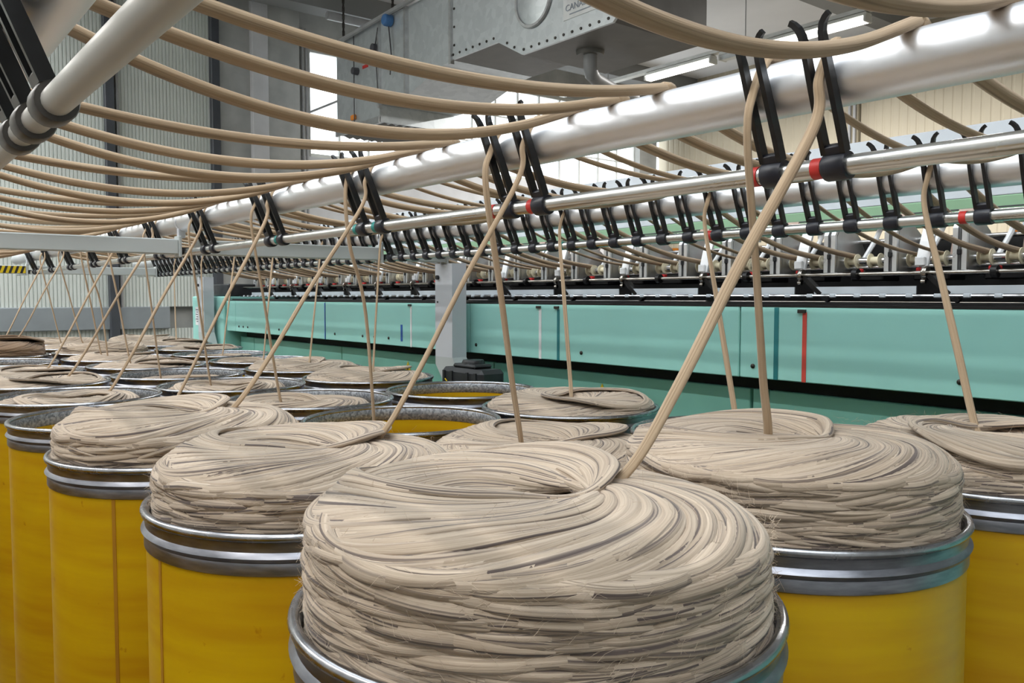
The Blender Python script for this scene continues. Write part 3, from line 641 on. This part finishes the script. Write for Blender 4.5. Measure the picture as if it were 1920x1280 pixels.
# ------------------------------------------------------------------ coiled wool in the cans
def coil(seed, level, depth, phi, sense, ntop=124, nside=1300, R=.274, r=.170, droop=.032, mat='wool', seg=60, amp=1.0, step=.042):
    """the sliver is laid in loops of radius r whose centre circles the can axis: a rosette with a hole"""
    g = np.random.default_rng(seed); e = R - r; parts = []
    def smooth_noise(n, step):
        a = g.normal(size=max(4, int(n / step) + 3)); return np.interp(np.arange(n) / step, np.arange(len(a)), a)
    t_rev = .0145
    # full loops of the last turn (and a bit), the last laid one on top
    n = int(ntop * 1.15); k = np.arange(n)[::-1].astype(float)
    ph = phi - sense * k / ntop * 2 * PI + g.normal(size=n) * .006
    t = np.linspace(0, 2 * PI, seg)[None] + PI
    rj = r + (smooth_noise(n, 5) * .0018 + g.normal(size=n) * .0010)[:, None] * amp; ej = e + (g.normal(size=n) * .0012)[:, None] * amp - .002
    wob = .0018 * amp * np.sin(3 * t + g.uniform(0, 6.3, (n, 1)))
    x = ej * np.cos(ph)[:, None] + (rj + wob) * np.cos(ph[:, None] + t); y = ej * np.sin(ph)[:, None] + (rj + wob) * np.sin(ph[:, None] + t)
    rho = np.hypot(x, y); q = np.clip((rho - .19) / (R - .19), 0, 1.1); qi = np.clip((.115 - rho) / .06, 0, 1)
    z = level - (k[:, None] / ntop) ** 2 * step - droop * q ** 2.6 - .022 * qi ** 2 + .010 * np.exp(-(k[:, None] / 4.5) ** 2) + .0022 * amp * np.sin(2 * t + smooth_noise(n, 9)[:, None] * 2) + (g.normal(size=n) * .0010 * amp)[:, None]
    P = np.stack([x, y, z], -1)
    wr = np.clip((rho - .215) / .06, 0, 1)[..., None]; rad = np.stack([x, y, 0 * x], -1) / (rho[..., None] + 1e-6)
    nrm = rad * wr * .85 + np.array([0, 0, 1.0]) * (1 - wr * .8)
    wid = .0088 * (1 + .12 * np.sin(5 * t + ph[:, None])) * np.clip(.55 + rho / .22, .6, 1.1)
    parts.append(strands(P, nrm, wid, .0052, 6, g.permutation(n)))
    # outer arcs of the turns below, down to the rim
    m = nside
    frac = g.uniform(0, 1, m); ph = phi - sense * frac * 2 * PI
    top = level - droop * .95 - step * frac ** 2
    z0 = top - g.uniform(0, 1, m) * np.maximum(top + depth, .012)
    t = np.linspace(-1.15, 1.15, 20)[None] + 0 * ph[:, None]
    rj = r + g.normal(size=(m, 1)) * .0022 * amp; ej = e + g.normal(size=(m, 1)) * .0012 * amp
    x = ej * np.cos(ph)[:, None] + rj * np.cos(ph[:, None] + t); y = ej * np.sin(ph)[:, None] + rj * np.sin(ph[:, None] + t)
    tilt = g.normal(size=(m, 1)) * .010 * amp
    z = z0[:, None] + tilt * np.sin(t) / .9 + .002 * np.sin(3 * t + g.uniform(0, 6.3, (m, 1)))
    z = np.minimum(z, (level - droop * .80 - step * frac ** 2)[:, None])
    P = np.stack([x, y, z], -1); rho = np.hypot(x, y); rad = np.stack([x, y, 0 * x + .10], -1) / (rho[..., None] + 1e-6)
    taper = np.cos(t / 1.15 * PI / 2) ** .35 + .02
    parts.append(strands(P, rad, .0068 * (1 + g.normal(size=(m, 1)) * .25) * taper, .0034 * taper, 6, g.permutation(m) + 300))
    # solid core so that no light leaks between strands
    prof = [(.052, level - .16), (.056, level - .04 - step), (.085, level - .018 - step), (.19, level - .016 - step), (.235, level - .022 - step), (R - .014, level - droop - .03 - step * .5), (R - .008, level - droop - step - .01), (R - .006, min(-depth, level - droop - step - .03) - .02), (.05, min(-depth, level - droop - step - .03) - .04)]
    a = np.arange(48) / 48 * 2 * PI; prof = np.array(prof)
    V = np.stack([prof[None, :, 0] * np.cos(a)[:, None], prof[None, :, 0] * np.sin(a)[:, None], np.broadcast_to(prof[None, :, 1], (48, len(prof)))], -1).reshape(-1, 3)
    I = np.arange(48 * len(prof)).reshape(48, len(prof)); J = np.roll(I, -1, 0)
    Q = np.stack([I[:, :-1], J[:, :-1], J[:, 1:], I[:, 1:]], -1).reshape(-1, 4)
    uv = np.stack([np.stack([V[Q[:, c], 0] * 2 + V[Q[:, c], 1], V[Q[:, c], 2] * 20 + V[Q[:, c], 0]], -1) for c in range(4)], 1).reshape(-1, 2)
    parts.append((V, Q, uv))
    V, Q, UV = join_parts(parts)
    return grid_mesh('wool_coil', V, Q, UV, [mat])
def fuzz(seed, level, depth, R, n):
    """loose fibre ends standing off the coil"""
    g = np.random.default_rng(seed); a = g.uniform(0, 2 * PI, n); side = g.uniform(0, 1, n) < .93
    rho = np.where(side, R + .004, g.uniform(.12, R, n)); z = np.where(side, g.uniform(-depth, level - .03, n), level - .034 * np.clip((rho - .19) / (R - .19), 0, 1) ** 2.4 + .004)
    p0 = np.stack([rho * np.cos(a), rho * np.sin(a), z], -1)
    rad = np.stack([np.cos(a), np.sin(a), 0 * a], -1); tan = np.stack([-np.sin(a), np.cos(a), 0 * a], -1); up = np.array([0, 0, 1.0])
    out = np.where(side[:, None], rad, up[None] * np.ones((n, 1)))
    l = g.uniform(.006, .026, (n, 1)); s = g.choice([-1, 1], (n, 1)); oo = g.uniform(.15, .6, (n, 1)); zz = g.normal(size=(n, 1)) * .35
    P = np.stack([p0, p0 + l * .5 * (tan * s + out * oo + up * zz * .5), p0 + l * (tan * s * .9 + out * oo * 1.1 + up * zz)], 1)
    nr = np.broadcast_to(out[:, None], P.shape) + .01
    V, Q, UV = strands(P, nr,         .00016, .00016, 3, np.zeros(n))
    return grid_mesh('stray_fibres', V, Q, UV, ['fibre'])
ME = {}
def coil_for(kind, level):
    key = (kind, round(level, 3))
    if kind == 'front': spec = dict(seed=1, level=level, depth=.05, phi=math.radians(92), sense=-1, ntop=136, nside=2400, seg=84, step=.06)
    elif kind == 'tallA': spec = dict(seed=2, level=.092, depth=.04, phi=math.radians(75), sense=-1); key = (kind,)
    elif kind == 'tallB': spec = dict(seed=3, level=.088, depth=.04, phi=math.radians(110), sense=-1, amp=1.5); key = (kind,)
    elif kind == 'tallC': spec = dict(seed=4, level=level, depth=.04, phi=math.radians(100), sense=-1)
    elif kind == 'darktall': spec = dict(seed=5, level=level, depth=.03, phi=0, sense=-1, ntop=60, nside=420, seg=40, mat='wool_dark')
    elif kind == 'flush': spec = dict(seed=6, level=.012, depth=.03, phi=0, sense=-1, ntop=84, nside=260, droop=.026, seg=48, step=.02); key = (kind,)
    else: spec = dict(seed=7, level=0, depth=.05, phi=0, sense=-1, ntop=70, nside=200, step=.02, R=.245, r=.155, droop=.03, seg=44); key = ('hollow',)
    if key not in ME: ME[key] = (coil(**spec), spec)
    return ME[key]
CL = {'front': 'tallest cream wool coil with open swirl and hole', 'tallA': 'smooth cream wool coil heaped above the rim', 'tallB': 'loosely folded cream wool coil heaped above the rim',
      'tallC': 'broad towering cream wool coil', 'darktall': 'dark brown wool coil heaped above its can', 'flush': 'flat cream wool coil level with its can rim',
      'low': 'small cream wool coil sunk inside its can', 'hollow': 'small cream wool coil pushed to one side'}
TOPS = {}
for k, (row, x, y, st) in enumerate(CANS):
    if st is None: continue
    kind, lev = st; me, spec = coil_for(kind, lev)
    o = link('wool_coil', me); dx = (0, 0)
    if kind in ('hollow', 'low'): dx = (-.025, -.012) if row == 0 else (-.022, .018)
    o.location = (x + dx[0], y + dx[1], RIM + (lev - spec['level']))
    if kind in ('flush', 'hollow', 'low'): o.rotation_euler = (0, 0, 1.1 * k)
    if kind == 'tallB' and row == 2: o.rotation_euler = (0, 0, 1.9)
    if kind == 'tallA' and row == 1: o.rotation_euler = (0, 0, 2.4)
    tag(o, CL[kind] + ' ' + ROWN[row], 'wool coil', 'coiled wool in the cans')
    if kind in ('front', 'tallC') or (kind in ('tallA', 'tallB') and y < 2.3):
        fz = link('stray_fibres', fuzz(40 + k, spec['level'], .03, .274, 2600 if k == 0 else 1500), o); fz['kind'] = 'stuff'
    TOPS[(row, k)] = (o.location.x, o.location.y, RIM + lev)

# ------------------------------------------------------------------ slivers running through the creel
def spline(pts, n=14):
    """Catmull-Rom through control points"""
    P = np.array(pts, float); P = np.concatenate([[2 * P[0] - P[1]], P, [2 * P[-1] - P[-2]]]); out = []
    for i in range(1, len(P) - 2):
        t = np.linspace(0, 1, n, endpoint=False)[:, None]; a, b, c, d = P[i - 1], P[i], P[i + 1], P[i + 2]
        out.append(.5 * (2 * b + (c - a) * t + (2 * a - 5 * b + 4 * c - d) * t ** 2 + (3 * b - a - 3 * c + d) * t ** 3))
    return np.concatenate(out + [P[-2][None]])
def sag(p, q, d, n=7):
    p = np.array(p); q = np.array(q); s = np.linspace(0, 1, n)[1:-1, None]
    return [tuple(r) for r in p + (q - p) * s - np.array([0, 0, 1]) * 4 * d * s * (1 - s)]
def over(i, y): # contact points on roller i
    x, z = ROLL[i]; r = RR + .007
    return [(x + r * math.sin(a), y, z + r * math.cos(a)) for a in (-.45, -.1, .25, .6)]
SID = [0]
def sliver(pts, label, group, w=.0125, th=.006, mat='wool_shaded', n=10):
    P = spline(pts, n)[None]; SID[0] += 1
    L = P.shape[1]; g = np.random.default_rng(SID[0])
    T = np.gradient(P, axis=1); up = np.zeros_like(P); up[..., 2] = 1.0
    vert = np.abs(T[..., 2:3]) / (np.linalg.norm(T, axis=2, keepdims=True) + 1e-9)
    nr = up * (1 - vert) + np.array([-1.0, -.3, 0]) * vert * 1.001
    thv = th * (1 - .45 * vert[..., 0]); w = w * (1 - .36 * vert[..., 0])
    wv = w * (1 + .16 * np.sin(np.linspace(0, 1, L) * g.uniform(14, 26) + g.uniform(0, 6)))[None]
    V, Q, UV = strands(P, nr, wv, thv, 8, [SID[0]])
    return tag(link('wool_sliver', grid_mesh('wool_sliver', V, Q, UV, [mat])), label, 'wool sliver', group)
def tail(y, y2, ym):
    """roller 1 -> sag -> roller 2 -> machine guide"""
    o1, o2 = over(1, y), over(2, y2)
    return o1 + sag(o1[-1], o2[0], .055 + .03 * random.random()) + o2 + sag(o2[-1], (2.83, ym, HC + .146), .035) + [(2.83, ym, HC + .146), (2.862, ym, HC + .142), (2.90, ym, HC + .12)]
guides = sorted(1.222 + .2265 * k + d for k in range(-6, 27) for d in (-.052, -.138))
def guide_for(y): return min(guides, key=lambda g_: abs(g_ - y))
canrow = [[c for c in TOPS if c[0] == r] for r in range(3)]
for n in range(-5, 60):
    y = A0 + LAT * n; m = n % 6; kcol = n // 6; y2 = y - .02; ym = guide_for(y2)
    if m in (3, 4, 5):
        o0, o1 = over(0, y - .03), over(1, y)
        s0 = [(-.9, y - .05, HC + .36)] + sag((-.9, y - .05, HC + .36), o0[0], .06, 5)
        sliver(s0 + o0 + sag(o0[-1], o1[0], (.040, .062, .088)[m - 3] + .012 * random.random(), 8) + tail(y, y2, ym), 'beige wool sliver slung in a long curve from the aisle roller to the machine', 'slivers slung between the rollers', .0145, .0105)
    elif m in (0, 1):
        row = m if kcol != 0 else m
        tgt = None
        for c in canrow[1 - row if False else row]:
            cx, cy, cz = TOPS[c]
            if abs(cy - (.79 + PITCH * kcol)) < .3: tgt = (cx, cy, cz)
        f_in = (ROLL[1][0] - RR - .012, y, ROLL[1][1] - .01)
        if tgt is None:
            if kcol < 0: start = [(1.0, y - .1, RIM + .1), (1.06, y - .02, HC + .1)]
            else: start = [(1.2, y + .05, RIM - .15), (1.15, y + .02, HC - .05), (1.09, y, HC + .15)]
        else:
            d = np.array([f_in[0] - tgt[0], f_in[1] - tgt[1]]); L_ = np.linalg.norm(d); d = d / max(L_, .05) * min(.13, L_ * .5)
            p0 = np.array([tgt[0] + d[0] * .6, tgt[1] + d[1] * .6 + .04, tgt[2] - .05]); p1 = np.array([tgt[0] + d[0], tgt[1] + d[1], tgt[2] + .004])
            fi = np.array([f_in[0] - .012, f_in[1], f_in[2] - .07])
            start = [tuple(p0), tuple(p1), tuple(p1 + (fi - p1) * .25 + np.array([.0, 0, -.012])), tuple(p1 + (fi - p1) * .6), tuple(fi)]
        own = 'beige wool sliver rising from a can ' + ROWN[row] + ' through a middle-rail fork'
        sliver(start + [f_in] + tail(y, y2, ym), own, 'slivers rising to the middle rail', .0115, .006)
    else:
        y += LAT * .8
        tgt = None
        for c in canrow[2]:
            cx, cy, cz = TOPS[c]
            if abs(cy - (y - .217)) < .3: tgt = (cx, cy, cz)
        if tgt is None: continue
        f_in = (ROLL[2][0] - RR - .012, y, ROLL[2][1] - .01); o2 = over(2, y); ym = guide_for(y)
        p1 = np.array([tgt[0] + .05, tgt[1] + .05, tgt[2] + .0]); fi = np.array([f_in[0] - .012, f_in[1], f_in[2] - .07])
        sliver([(p1[0] - .04, p1[1] - .04, p1[2] - .05), tuple(p1), tuple(p1 + (fi - p1) * .3), tuple(p1 + (fi - p1) * .65), tuple(fi), f_in] + o2 + sag(o2[-1], (2.83, ym, HC + .146), .035) + [(2.83, ym, HC + .146), (2.862, ym, HC + .142), (2.90, ym, HC + .12)],
               'beige wool sliver rising from a can beside the machine through the inner rail', 'slivers rising to the inner rail', .0115, .006)
